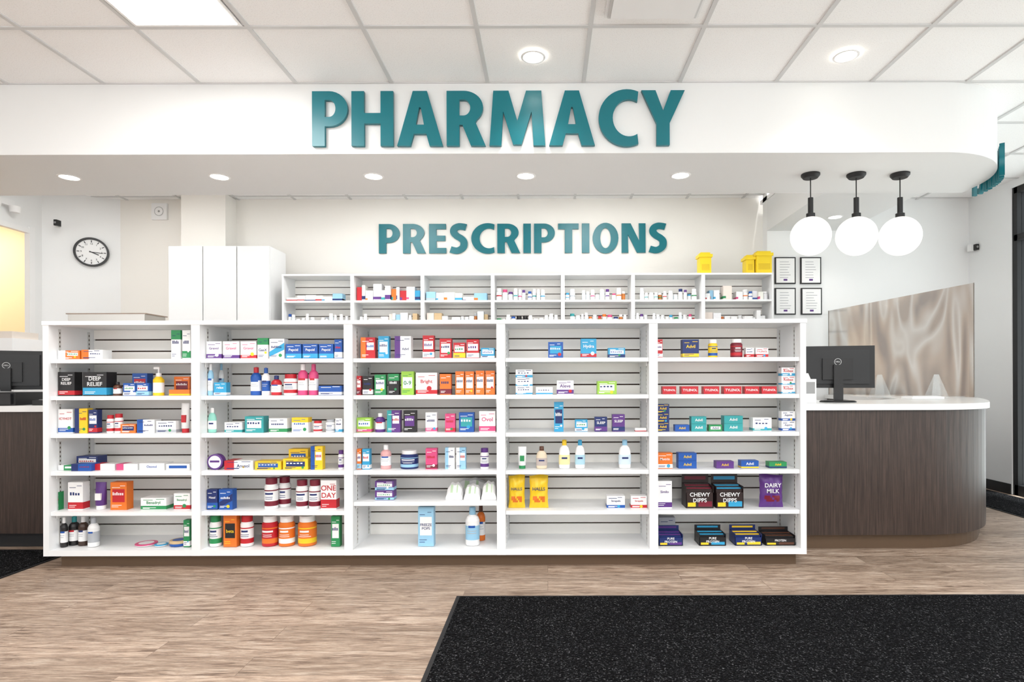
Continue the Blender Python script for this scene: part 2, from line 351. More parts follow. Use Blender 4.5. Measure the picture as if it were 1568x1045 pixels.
        for q in range(nx):
            u0=q/nx;u1=(q+1)/nx
            pr=[(0,.0),(0.0,.45),(.25,.9),(.5,1),(.8,.8),(1,.3),(1,0)]
            for a_ in range(6):
                (d0,f0),(d1,f1)=pr[a_],pr[a_+1]
                b.face([(X0+w*u0,Yf+d*d0,z+hh(u0)*f0),(X0+w*u1,Yf+d*d0,z+hh(u1)*f0),(X0+w*u1,Yf+d*d1,z+hh(u1)*f1),(X0+w*u0,Yf+d*d1,z+hh(u0)*f1)],ma if (a_==1 and q in(4,5,9)) else mb,a_>0)
        for X_ in (X0,X1):
            b.face([(X_,Yf,z),(X_,Yf+d,z),(X_,Yf+d,z+h*.09),(X_,Yf+d*.8,z+h*.24),(X_,Yf+d*.5,z+h*.3),(X_,Yf+d*.25,z+h*.27),(X_,Yf,z+h*.135)],mb)
    elif kind=='y':
        d=0.12; e=.0004
        b.box(X0,X1,Yf,Yf+.003,z,z+h*.5,mb); b.box(X0,X0+.003,Yf,Yf+d,z,z+h*.7,mb); b.box(X1-.003,X1,Yf,Yf+d,z,z+h*.7,mb); b.box(X0,X1,Yf+d-.003,Yf+d,z,z+h,mb); b.box(X0,X1,Yf,Yf+d,z,z+.003,mb)
        b.box(X0+w*.45,X1-w*.05,Yf-e,Yf,z+h*.05,z+h*.22,ma); b.box(X0+w*.06,X0+w*.35,Yf-e,Yf,z+h*.05,z+h*.18,mat(YL,.4))
        b.box(X0+w*.1,X1-w*.1,Yf+d-.004,Yf+d-.003,z+h*.82,z+h*.93,ma)
        for q in range(5):
            b.box(X0+.006,X1-.006,Yf+.012+q*.02,Yf+.026+q*.02,z+.003,z+h*(.60+.03*q),ma if q%2 else mb)
    nm={'b':'medicine_box','s':'stack_of_medicine_boxes','c':'medicine_bottle','t':'vitamin_bottle','l':'lotion_bottle','d':'pump_bottle','u':'cream_tube','k':'round_tin','p':'candy_bag','w':'wipes_packet','y':'snack_bar_display_box','o':'round_carton'}[kind]
    ob=b.build(nm,origin=org)
    if txt:
        n=max(len(l) for l in txt.split('\n')); nl=len(txt.split('\n'))
        k=1
        if kind=='s': k=max(2,round(h/0.05))
        sz=min((.62 if style==1 else .84)*w/(.60*n),(.5 if h/k<.06 else .34)*h/k/nl*(1.6 if nl>1 else 1))
        if kind=='y': sz=min(.62*w/(.6*n),.2*h)
        if kind=='p': sz*=.85
        for q in range(k):
            zz=h/k*(q+ (.60 if style in (0,) else .5 if style in (2,4) else .42)) if kind in 'bs' else h*({'p':.60,'y':.34}.get(kind,.4))
            if kind in 'tc' : continue
            text(txt,sz,(0 if style!=1 else w*.16,(-0.0016 if kind!='p' else -0.006),zz),mt,ob)
    return ob
D=[
('b',0,0,87,123,537,ORG,W,None,None,1),('b',0,0,124,158,536,W,ORG,None,None,1),('b',0,0,262,277,506,W,GRN,None,None,3),('b',0,0,279,292,506,W,GRN,None,None,0),
('b',0,1,78,115,570,BK,RED,'DEEP\nRELIEF',W,0),('b',0,1,126,164,570,BK,CYN,'DEEP\nRELIEF',W,0),('c',0,1,170,182,585,BRN,BK),('b',0,1,188,208,587,BLU,W,None,None,0),('b',0,1,208,228,587,BLU,LB,None,None,0),('b',0,1,202,226,572,BLU,RED,None,None,2,0.09),('d',0,1,230,246,562,YL,W),('b',0,1,258,291,597,ORG,YL),('b',0,1,266,291,577,ORG,MAR,None,None,2,.1),
('b',0,2,76,112,627,W,BLU,'ICYHOT',RED,0),('b',0,2,114,134,626,YL,NAV,None,None,1),('b',0,2,135,149,628,NAV,RED),('t',0,2,160,171,636,W,RED),('t',0,2,172,184,634,W,RED),('b',0,2,184,208,650,ORG,NAV,None,None,2),('b',0,2,209,237,643,W,BLU,None,None,1),('b',0,2,238,270,645,W,GY_),('u',0,2,273,287,618,W,RED),
('b',0,3,74,114,713,GRN,W,None,None,1),('b',0,3,116,150,699,NAV,YL,None,None,0,.09),('b',0,3,108,140,711,BLU,NAV,None,None,1,-.03),('b',0,3,141,176,711,W,RED,None,None,1),('b',0,3,177,211,711,W,PNK,None,None,1),('b',0,3,212,252,710,W,BLU,'Ozonol',BLU,4),('b',0,3,253,291,711,W,BLU,None,None,2),
('b',0,4,72,89,754,GRN,W,None,None,0),('b',0,4,103,127,739,W,RED,None,None,0),('u',0,4,139,157,740,PUR,W),('b',0,4,168,194,739,ORG,RED,None,None,2),('b',0,4,214,255,763,W,GRN,'Benadryl',GRN,0),('b',0,4,265,291,756,W,RED,'Benadryl',GRN,0),
('c',0,5,76,99,793,BK,W),('c',0,5,100,115,792,BK,TL,None,None,0,.04),('c',0,5,115,129,792,(60,40,30),W,None,None,0,.03),('c',0,5,129,145,794,W,GY_),('k',0,5,198,229,836,W,PNK),('k',0,5,231,250,836,W,CYN),('k',0,5,252,279,830,BLU,TAN),('b',0,5,280,290,797,GRN,W),
('b',1,0,313,340,523,W,PUR,'Gravol',PUR,0),('b',1,0,341,367,523,W,PUR,'Gravol',PNK,0),('b',1,0,368,393,523,W,RED,'Gravol',PNK,0),('b',1,0,394,411,518,W,GRN,'GasX',NAV,3),('b',1,0,412,436,519,W,CYN,None,None,5),('b',1,0,437,462,527,BLU,CYN,'Pepcid',W,0),('b',1,0,463,487,527,BLU,CYN,'Pepcid',W,0),('b',1,0,488,511,527,BLU,CYN,'Pepcid',W,0),('b',1,0,512,524,520,BLU,W),
('c',1,1,308,325,557,LB,W),('c',1,1,327,341,557,W,LB,None,None,0,.12),('b',1,1,327,347,586,CYN,W,'relax',W,0),('c',1,1,380,397,562,BLU,RED),('c',1,1,398,411,563,W,BLU),('c',1,1,412,428,575,RED,NAV),('t',1,1,430,452,573,W,RED),('c',1,1,453,469,557,PNK,W),('c',1,1,470,485,557,PNK,PNK),('b',1,1,487,524,591,BLU,W,None,None,0),
('l',1,2,313,330,625,(140,205,190),W),('b',1,2,343,371,647,W,TL,None,None,0),('b',1,2,374,404,638,TL,W,None,None,2),('b',1,2,411,440,641,W,GRN,None,None,0),('b',1,2,446,472,640,W,YL,None,BLU,3),('t',1,2,477,491,645,W,RED),('t',1,2,496,511,643,W,GY_),('b',1,2,513,524,641,W,CYN),
('o',1,3,314,341,697,PUR,W),('b',1,3,342,388,706,W,RED,'Anusol',NAV,1),('b',1,3,389,431,707,YL,BLU,None,None,2),('b',1,3,432,472,703,YL,NAV,None,None,2),('b',1,3,441,472,688,YL,BLU,None,None,2,.1),('b',1,3,475,494,684,YL,BLU,None,None,1),('t',1,3,516,525,690,W,PUR),
('b',1,4,312,333,750,NAV,BLU,'Nasal',W,0),('b',1,4,334,356,750,BLU,NAV,None,None,5),('t',1,4,400,421,733,W,MAR),('t',1,4,422,441,731,W,MAR,None,None,0,.06),('t',1,4,449,468,736,W,MAR),('t',1,4,469,488,736,W,MAR),('b',1,4,490,515,736,W,RED,'ONE\nDAY',RED,0),
('t',1,5,310,334,791,W,GRN),('b',1,5,341,362,790,ORG,BK,'beta',YL,2),('t',1,5,363,383,791,W,RED),('t',1,5,395,420,792,RED,ORG),('t',1,5,421,446,792,ORG,W),('t',1,5,450,479,792,ORG,YL),('b',1,5,506,520,791,GRN,W,None,None,2),
('b',2,0,552,575,517,RED,ORG,None,None,1),('b',2,0,579,596,515,CYN,W,None,None,2),('b',2,0,604,630,515,W,PUR,'Advil',NAV,1),('b',2,0,647,665,514,RED,W,None,None,0),('b',2,0,673,692,519,RED,W,None,None,2),('b',2,0,694,713,525,RED,YL,None,None,0),('b',2,0,714,734,520,RED,W,None,None,0),('b',2,0,736,758,533,CYN,W,None,None,0),
('b',2,1,538,553,576,RED,MAR),('b',2,1,555,571,576,BK,W,None,None,0),('b',2,1,573,591,574,GRN,W,None,None,2),('b',2,1,594,611,573,BK,GRN,None,None,3),('b',2,1,614,634,569,LIM,W,'0-9',GRN,2),('b',2,1,636,670,571,W,RED,'Bright',RED,0),('b',2,1,673,691,573,ORG,MAR),('b',2,1,697,711,569,ORG,W,None,None,2),('b',2,1,712,726,569,ORG,W,None,None,2),('b',2,1,728,742,568,ORG,W,None,None,2),('b',2,1,743,758,568,ORG,W,None,None,2),
('b',2,2,538,569,640,LIM,PNK,None,None,0),('c',2,2,572,588,633,PUR,W),('b',2,2,592,613,629,PUR,TL,None,None,1),('b',2,2,617,637,629,BK,PUR,None,None,2),('b',2,2,651,669,632,W,PNK),('b',2,2,681,697,634,PNK,RED),('b',2,2,702,726,632,BLU,TL,None,None,2),('b',2,2,733,759,630,W,PNK,'Ovol',PNK,0),
('b',2,3,537,553,688,ORG,LB),('b',2,3,554,566,688,CYN,W),('c',2,3,580,597,682,(225,170,170),W),('t',2,3,609,638,691,NAV,LB),('b',2,3,651,669,687,PNK,MAR,None,None,0),('b',2,3,681,696,686,W,LB,None,None,1),('b',2,3,698,713,686,LB,W,None,None,1),('t',2,3,734,748,687,W,PUR),
('s',2,4,573,603,737,PUR,LB,None,None,0),('w',2,4,681,708,742,W,(190,215,180)),('w',2,4,695,747,735,W,(190,215,180),None,None,0,.14),('w',2,4,709,735,744,W,(190,215,180)),('w',2,4,736,760,740,W,(190,215,180)),
('b',2,5,639,664,777,LB,W,'FREEZE\nPOPS',NAV,2),('c',2,5,710,733,778,W,LB),('c',2,5,728,742,774,ORG,BRN,None,None,0,.12),
('b',3,0,839,863,524,BLU,CYN,None,None,2),('b',3,0,889,914,519,CYN,RED,'Hydra',W,0),('b',3,0,931,958,533,CYN,NAV,None,None,0),
('s',3,1,789,816,566,W,CYN,None,None,0),('b',3,1,820,847,593,W,CYN,None,None,0),('b',3,1,852,879,583,W,PUR,'Aleve',PUR,0),('b',3,1,914,945,584,LIM,W,None,None,2),
('b',3,2,848,863,616,CYN,NAV,None,None,2),('b',3,2,880,900,643,CYN,W,None,None,0),('b',3,2,910,930,639,NAV,PUR,'SLEEP',W,0),('b',3,2,937,957,635,PUR,NAV,'SLEEP',W,0),('b',3,2,972,990,656,W,RED),
('u',3,3,792,806,685,W,GRN),('l',3,3,820,838,684,(222,206,180),BRN),('l',3,3,855,873,674,W,YL),('l',3,3,880,896,674,W,CYN),('l',3,3,947,967,674,W,LB),
('p',3,4,777,804,729,YL,ORG,'HALLS',NAV),('p',3,4,809,840,729,YL,ORG,'HALLS',NAV),('b',3,4,928,957,760,W,BLU,'Strepsils',NAV,0),('b',3,4,965,992,760,W,RED,'Strepsils',RED,0),
('b',4,0,1004,1015,520,RED,W),('b',4,0,1045,1071,520,NAV,YL,'Advil',YL,0),('t',4,0,1086,1101,520,YL,BLU),('t',4,0,1121,1140,519,MAR,RED),('b',4,0,1142,1155,533,W,RED),('b',4,0,1157,1177,533,W,RED,'TYLENOL',RED,0),
]
for a,c in ((1014,1036),(1043,1070),(1077,1102),(1108,1136),(1140,1163),(1166,1190)): D.append(('b',4,1,a,c,592,RED,W,'TYLENOL',W,4))
D+=[('s',4,1,1196,1225,563,W,CYN,'Robax',RED,0),('s',4,2,1005,1025,619,NAV,BLU,'Advil',YL,4),('b',4,2,1033,1056,651,BLU,NAV,'Advil',YL,4),('s',4,2,1058,1082,638,TL,GY_,'Advil',W,4),('b',4,2,1085,1106,651,GRN,W,'Advil',NAV,2),('s',4,2,1108,1138,637,TL,W,'Advil',W,4),('b',4,2,1152,1182,640,W,TL,None,None,0),('s',4,2,1196,1225,630,W,BLU,'Aspirin',NAV,0),
('b',4,3,1004,1030,694,ORG,W,'Motrin',W,0),('s',4,3,1038,1067,694,BLU,CYN,'Advil',YL,4),('b',4,3,1096,1124,707,PUR,W,'Advil',YL,4),('b',4,3,1134,1162,706,BLU,YL,'Advil',W,0),('b',4,3,1177,1205,708,GRN,NAV,'Advil',YL,0),
('b',4,4,1004,1029,737,W,PUR,'Similo',PUR,0),('y',4,4,1049,1093,731,(45,30,28),MAR,'CHEWY\nDIPPS',W),('y',4,4,1095,1139,731,(45,30,28),CYN,'CHEWY\nDIPPS',W),('p',4,4,1163,1202,728,PUR,MAR,'DAIRY\nMILK',W),
('y',4,5,1007,1046,812,NAV,PUR,'PURE\nPROTEIN',W),('b',4,5,1008,1034,793,GY_,W,None,None,4,.13),('y',4,5,1069,1112,811,BK,CYN,'PURE\nPROTEIN',W),('y',4,5,1124,1167,811,NAV,YL,'PURE\nPROTEIN',W),('y',4,5,1170,1220,814,BK,BRN,'PROTEIN',W)]
for e in D: prod(*e)

# ---------------- sign letters ----------------
def arc(cx,cy,rx,ry,a0,a1,n=16):
    return [(cx+rx*math.cos(math.radians(a0+(a1-a0)*i/n)),cy+ry*math.sin(math.radians(a0+(a1-a0)*i/n))) for i in range(n+1)]
def cr(p,n=6):
    o=[]; p=[p[0]]+p+[p[-1]]
    for i in range(1,len(p)-2):
        for k in range(n):
            t=k/n; o.append(tuple(.5*((2*p[i][d])+(-p[i-1][d]+p[i+1][d])*t+(2*p[i-1][d]-5*p[i][d]+4*p[i+1][d]-p[i+2][d])*t*t+(-p[i-1][d]+3*p[i][d]-3*p[i+1][d]+p[i+2][d])*t**3) for d in (0,1)))
    return o+[p[-2]]
def stroke(c,h):
    L_,R_=[],[]
    for i in range(len(c)):
        a=c[max(0,i-1)]; d=c[min(len(c)-1,i+1)]; dx,dy=d[0]-a[0],d[1]-a[1]; l=math.hypot(dx,dy)
        L_.append((c[i][0]-dy/l*h,c[i][1]+dx/l*h)); R_.append((c[i][0]+dy/l*h,c[i][1]-dx/l*h))
    return L_+R_[::-1]
s=.225
G={
'P':(.63,[[(0,0),(s,0),(s,.36)]+arc(.30,.68,.33,.32,-90,90)+[(0,1)],[(s,.53)]+arc(.30,.685,.115,.155,-90,90)+[(s,.84)]]),
'R':(.69,[[(0,0),(s,0),(s,.38),(.28,.38),(.43,0),(.69,0),(.51,.43)]+arc(.30,.70,.345,.30,-45,90)+[(0,1)],[(s,.55)]+arc(.30,.695,.12,.145,-90,90)+[(s,.84)]]),
'H':(.74,[[(0,0),(s,0),(s,.41),(.74-s,.41),(.74-s,0),(.74,0),(.74,1),(.74-s,1),(.74-s,.60),(s,.60),(s,1),(0,1)]]),
'A':(.81,[[(0,0),(.235,0),(.295,.22),(.515,.22),(.575,0),(.81,0),(.53,1),(.28,1)],[(.335,.385),(.475,.385),(.42,.70),(.39,.70)]]),
'M':(.99,[[(0,0),(.21,0),(.245,.62),(.42,.02),(.57,.02),(.745,.62),(.78,0),(.99,0),(.92,1),(.65,1),(.495,.45),(.34,1),(.07,1)]]),
'C':(.69,[arc(.50,.5,.5,.52,66,294,28)+arc(.54,.5,.29,.34,300,60,28)]),
'Y':(.77,[[(.27,0),(.50,0),(.50,.40),(.77,1),(.52,1),(.385,.63),(.25,1),(0,1),(.27,.40)]]),
'E':(.52,[[(0,0),(.52,0),(.52,.18),(s,.18),(s,.42),(.49,.42),(.49,.60),(s,.60),(s,.82),(.51,.82),(.51,1),(0,1)]]),
'S':(.56,[stroke(cr([(.50,.88),(.40,.905),(.27,.91),(.15,.84),(.13,.71),(.21,.60),(.35,.50),(.43,.39),(.42,.22),(.32,.12),(.20,.085),(.03,.13)]),.108)]),
'I':(s,[[(0,0),(s,0),(s,1),(0,1)]]),
'T':(.62,[[(.2,0),(.2+s,0),(.2+s,.81),(.62,.81),(.62,1),(0,1),(0,.81),(.2,.81)]]),
'O':(.78,[arc(.39,.5,.39,.52,0,348,28),arc(.39,.5,.16,.345,0,348,28)]),
'N':(.72,[[(0,0),(.20,0),(.19,.62),(.46,0),(.72,0),(.72,1),(.52,1),(.53,.40),(.27,1),(0,1)]])}
def sign(name,word,X0,X1,z0,h,Y,th,rotz=0,kx=1):
    c=bpy.data.curves.new(name,'CURVE'); c.dimensions='2D'; c.fill_mode='BOTH'; c.extrude=th/2
    tot=sum(G[l][0]*kx for l in word); gap=((X1-X0)/h-tot)/max(1,len(word)-1); x=0
    for l in word:
        w_,sp=G[l]
        for poly in sp:
            q=c.splines.new('POLY'); q.points.add(len(poly)-1); q.use_cyclic_u=True
            for i,(u,v) in enumerate(poly): q.points[i].co=((x+u*kx)*h,v*h,0,1)
        x+=w_*kx+gap
    c.materials.append(TEAL); o=bpy.data.objects.new(name,c); S.collection.objects.link(o)
    o.location=(X0,Y-th/2,z0); o.rotation_euler=(math.pi/2,0,rotz); return o
Yl=YH-0.03
sign('pharmacy_sign_letters','PHARMACY',wx(479,Yl),wx(1050,Yl),wz(223,Yl,764),84*Yl/F,YH-0.006,.025,kx=1.03)
sign('prescriptions_sign_letters','PRESCRIPTIONS',wx(580,6.48),wx(1023,6.48),wz(387,6.48,800),45*6.48/F,YB-0.003,.02,kx=1.13)
par=bpy.data.objects.new('side_sign_letters',None); S.collection.objects.link(par); par.location=(3.27,4.3,ZS-.06)
for i,l in enumerate('PHARMACY'):
    a=math.radians(52+5.4*i); R=.7+.025
    o=sign('letter_'+str(i+1),l,0,1,0,.22,0,.03,rotz=a,kx=.34); o.parent=par
    o.location=(2.57+R*math.sin(a)-3.27,4.5-R*math.cos(a)-4.3,0)

# ---------------- downlights ----------------
EM=mat((255,250,240),0.5,'lamp_glow',emit=14)
def downlight(x,y,z,power=14):
    b=MB(); b.lathe(x,y,[(0.058,z-.001,EM),(0,z-.001,EM)],28); b.lathe(x,y,[(.058,z-.001,WHT),(.060,z-.004,WHT),(.070,z-.004,WHT),(.074,z,WHT)],28,shared=True)
    o=b.build('recessed_downlight',origin=(x,y,z))
    l=bpy.data.lights.new('bulb','SPOT'); l.energy=power; l.spot_size=math.radians(120); l.spot_blend=.9; l.shadow_soft_size=.06; l.color=(1,.97,.92)
    lo=bpy.data.objects.new('bulb',l); S.collection.objects.link(lo); lo.parent=o; lo.location=(0,0,-.03)
for px in (107,337,573,806,1043): downlight(wx(px,4.22),4.22,ZS,16)
for px in (818,1297): downlight(wx(px,3.49),3.49,ZC-.003,18)
downlight(2.83,5.77,2.72,10)
for x in (-1.2,.8): downlight(x,5.6,ZD-.003,16)
def troffer(x0,x1,y0,y1,z,power,name='ceiling_light_panel'):
    b=MB(); fr=.02
    b.box(x0,x1,y0,y1,z-.004,z-.0005,WHT); b.box(x0+fr,x1-fr,y0+fr,y1-fr,z-.007,z-.004,mat((255,254,250),.5,'panel_glow',emit=5))
    o=b.build(name,origin=((x0+x1)/2,(y0+y1)/2,z))
    l=bpy.data.lights.new('panel_lamp','AREA'); l.shape='RECTANGLE'; l.size=x1-x0-.05; l.size_y=y1-y0-.05; l.energy=power; l.color=(1,.995,.985)
    lo=bpy.data.objects.new('panel_lamp',l); S.collection.objects.link(lo); lo.parent=o; lo.location=(0,0,-.012)
gx=lambda k:.241+.62*k; gy=lambda k:3.194+.61*k
troffer(gx(-4)+.02,gx(-3)-.02,gy(-2)+.02,gy(0)-.02,ZC-.002,32)
troffer(gx(0)+.02,gx(1)-.02,gy(-5)+.02,gy(-3)-.02,ZC-.002,40)
troffer(gx(4)+.02,gx(5)-.02,gy(-5)+.02,gy(-3)-.02,ZC-.002,40)
for kx in (-9,-4,0,4): troffer(gx(kx)+.02,gx(kx+1)-.02,gy(-8)+.02,gy(-6)-.02,ZC-.002,52)
troffer(-4.4,-3.8,4.8,5.4,ZD-.002,10); troffer(-2.0,-1.4,4.8,5.4,ZD-.002,18); troffer(0.2,.8,4.8,5.4,ZD-.002,20)
troffer(-7.2,-6.6,5.6,6.8,ZD-.002,26)
b=MB(); x0,x1,y1=wx(927,3.1),wx(1070,3.1),3.10
for i,(e,z) in enumerate(((0,.0),(.05,.012),(.1,.024))):
    b.box(x0+e*.3,x1-e*.3,2.57+e*.3,y1-e*.3,ZC-.012-z,ZC-.003-z,WHT if i%2==0 else mat((215,215,215),.5))
b.build('air_vent',origin=((x0+x1)/2,2.8,ZC-.003))

# ---------------- pendants ----------------
GL=mat((255,252,246),.3,'opal_glass',emit=.7)
for px in (1242,1312,1379):
    Y=4.2; x=wx(px,Y); zc=wz(362,Y,px); r=.137
    b=MB(); b.lathe(x,Y,[(0,ZS-.03,BLKM),(.05,ZS-.03,BLKM),(.064,ZS-.012,BLKM),(.064,ZS-.0005,BLKM),(0,ZS-.0005,BLKM)],28)
    b.lathe(x,Y,[(.004,ZS-.18,BLKM),(.004,ZS-.03,BLKM)],8)
    b.lathe(x,Y,[(.03,zc+r*.96,BLKM),(.03,zc+r*.96+.03,BLKM),(.018,zc+r*.96+.034,BLKM),(.018,ZS-.17,BLKM),(0,ZS-.17,BLKM)],20)
    o=b.build('globe_pendant_light',origin=(x,Y,ZS))
    b=MB(); b.lathe(x,Y,[(r*math.sin(math.pi*k/24),zc-r*math.cos(math.pi*k/24),GL) for k in range(25)],40,shared=True)
    g=b.build('glass_globe',origin=(x,Y,zc)); g.parent=o; g.location=(0,0,zc-ZS)

# ---------------- counters ----------------
def counter_poly(off=0):
    p=[(1.57,3.85+off),(2.3,3.85+off)]
    R=.8-off
    for a in range(0,50,5): p.append((2.5+R*math.sin(math.radians(a)),4.65-R*math.cos(math.radians(a))))
    tail=cr([(2.5+R*math.sin(math.radians(50)),4.65-R*math.cos(math.radians(50))),(3.34-off,4.45),(3.62-off,4.9),(3.78-off,5.3),(3.84-off,6.25)],5)
    p+=tail+[(2.95+off,6.25),(2.93+off,4.9),(2.6,4.6-off),(1.57,4.6-off)]
    return p
b=MB(); b.prism(counter_poly(.0),.925,.965,QTZ); b.prism(counter_poly(.025),.1,.925,WOOD); b.prism(counter_poly(.07),0,.1,BRONZE)
b.build('reception_counter',origin=(2.4,4.2,0))
b=MB(); b.box(-5.3,-3.12,3.95,4.65,.925,.965,QTZ); b.box(-5.28,-3.14,3.975,4.6,.1,.925,WOOD); b.box(-5.2,-3.2,4.02,4.58,0,.1,BLKM); b.build('service_counter',origin=(-4.2,4.2,0))
def monitor(x,y,z,w,h,rz,name='computer_monitor'):
    b=MB(); zb=.10
    b.box(-w/2,w/2,0,.018,zb,zb+h,BLK); b.box(-w*.42,w*.42,-.02,0,zb+h*.1,zb+h*.9,mat((32,33,35),.5)); b.box(-w*.2,w*.2,-.035,-.02,zb+h*.2,zb+h*.7,BLK)
    b.box(-w/2+.008,w/2-.008,.018,.0185,zb+.01,zb+h-.008,mat((60,80,110),.1))
    b.box(-.03,.03,-.055,-.035,.01,zb+h*.55,BLK); b.lathe(0,-.03,[(0,.012,BLK),(.10,.012,BLK),(.11,.006,BLK),(.11,0,BLK)][::-1],28,1.1,.75)
    b.lathe(0,zb+h*.62,[(.024,-.0365,mat((200,200,200),.3)),(.021,-.0365,mat((200,200,200),.3)),(.021,-.036,BLK),(0,-.036,BLK)],24,axis='y')
    o=b.build(name,origin=(x,y,z),local=True,rot=(0,0,rz)); text('DELL',.014,(0,-.0372,zb+h*.62),mat((200,200,200),.3),o,'badge'); return o
monitor(wx(1281,4.2),4.2,.966,.50,.30,math.radians(-12))
monitor(-4.13,4.5,.966,.46,.30,math.radians(28))
b=MB(); b.box(-4.4,-3.62,4.0,4.22,.966,1.055,BLK); b.box(-4.38,-3.64,3.985,4.0,.975,1.045,mat((30,30,32),.3)); b.box(-4.2,-3.8,4.03,4.18,1.055,1.06,GREY); b.build('label_printer',origin=(-4,4.1,.966))
b=MB(); b.box(-3.55,-3.38,4.05,4.25,.966,1.0,BLK);  
for k in range(4): b.box(-3.53+.035*k,-3.51+.035*k,4.08,4.2,1.0,1.004,GREY)
b.build('desk_phone',origin=(-3.46,4.15,.966))
b=MB(); b.box(-5.0,-4.55,5.0,5.3,1.15,1.5,WHT); b.box(-5.02,-4.53,4.99,5.31,0,1.15,MEL); b.box(-4.9,-4.7,4.995,5.0,1.3,1.38,mat(ORG,.5)); b.box(-4.98,-4.57,5.02,5.28,1.5,1.56,mat((225,215,205),.5)); b.build('storage_cabinet_with_boxes',origin=(-4.8,5.1,0))
b=MB(); b.box(1.76,1.84,4.02,4.16,.966,1.13,WHT); b.box(1.77,1.83,4.018,4.02,1.03,1.11,GREY); b.lathe(1.8,4.09,[(.03,1.13,WHT),(.015,1.17,WHT),(0,1.17,WHT)],16); b.build('card_reader',origin=(1.8,4.09,.966))
b=MB(); b.box(1.62,1.74,4.02,4.2,.966,1.02,mat((190,190,190),.4)); b.box(1.63,1.73,4.03,4.12,1.02,1.026,BLK); b.build('receipt_printer',origin=(1.68,4.1,.966))
A=Vector((3.74,5.15));B=Vector((2.97,6.2))
b=MB()
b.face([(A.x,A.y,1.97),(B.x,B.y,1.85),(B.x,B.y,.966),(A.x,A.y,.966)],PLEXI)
EDG=mat((120,112,104),.2)
for P_ in (A,B):
    zz=1.97 if P_ is A else 1.85; b.box(P_.x-.003,P_.x+.003,P_.y-.003,P_.y+.003,.966,zz,EDG)
for P_ in (A.lerp(B,.1),A.lerp(B,.85)):
    b.box(P_.x-.05,P_.x+.06,P_.y-.05,P_.y+.06,.966,.975,CLEAR)
b.build('acrylic_sneeze_guard',origin=(A.x,A.y,.966))
def holder(x,y):
    b=MB(); z=.966; w=.075
    b.face([(x-w,y,z),(x+w,y,z),(x+.02,y+.05,z+.2),(x-.02,y+.05,z+.2)],CLEAR); b.face([(x-w,y+.1,z),(x+w,y+.1,z),(x+.02,y+.05,z+.2),(x-.02,y+.05,z+.2)],CLEAR); b.box(x-w,x+w,y,y+.1,z,z+.004,CLEAR)
    b.build('acrylic_sign_holder',origin=(x,y,z))
holder(wx(1352,5.05),5.05); holder(wx(1440,4.9),4.9)
b=MB(); x=wx(1415,4.6)
b.box(x+.0,x+.26,4.75,4.9,.966,.985,WHT); b.box(x+.02,x+.24,4.77,4.88,.985,.989,mat((225,225,225),.5)); b.build('paper_tray',origin=(x,4.75,.966))

# ---------------- dispensary ----------------
Y=5.9; b=MB(); xs=[wx(v,Y) for v in (258,311,363,413)]; zt=wz(377,Y,330)
b.box(xs[0],xs[3],Y+.02,YB-.25,0.08,zt,MEL); b.box(xs[0]+.02,xs[3]-.02,Y+.06,YB-.3,0,.08,BLKM); b.box(xs[0]+.01,xs[3]-.01,Y+.017,Y+.02,.1,zt-.01,mat((110,110,110),.5))
for k in range(3):
    for z0,z1 in ((.1,1.28),(1.285,zt)):
        b.box(xs[k]+.005,xs[k+1]-.005,Y,Y+.017,z0,z1,MEL)
b.build('tall_storage_cabinet',origin=(xs[1],Y+.2,0))
Y=5.9; X0=wx(432,Y);X1=wx(1185,Y);ZT=wz(419,Y,800);n=7;bw=(X1-X0)/n;d=.28
b=MB()
levels=[ZT-.245*k-.02 for k in range(1,8)]
for k in range(n+1):
    x=X0+k*bw; b.box(max(X0,x-.018),min(X1,x+.018),Y,Y+d,0,ZT-.018,MEL)
b.box(X0,X1,Y-.003,Y+d,ZT-.018,ZT,MEL); b.box(X0,X1,Y+d,Y+d+.02,0,ZT,GROOVE)
z=ZT-.02
while z>.3:
    b.box(X0,X1,Y+d-.008,Y+d,z-.068,z,SLAT); z-=.0762
for lz in levels: b.box(X0,X1,Y+.01,Y+d-.01,lz-.02,lz,MEL)
b.build('dispensary_shelving',origin=((X0+X1)/2,Y+.15,0))
cols=[W,W,W,W,(235,235,238),(225,235,240),(238,225,215),LB,(240,240,230),TAN]
acc=[BLU,RED,TL,GRN,ORG,PNK,PUR,GY_,CYN,NAV]
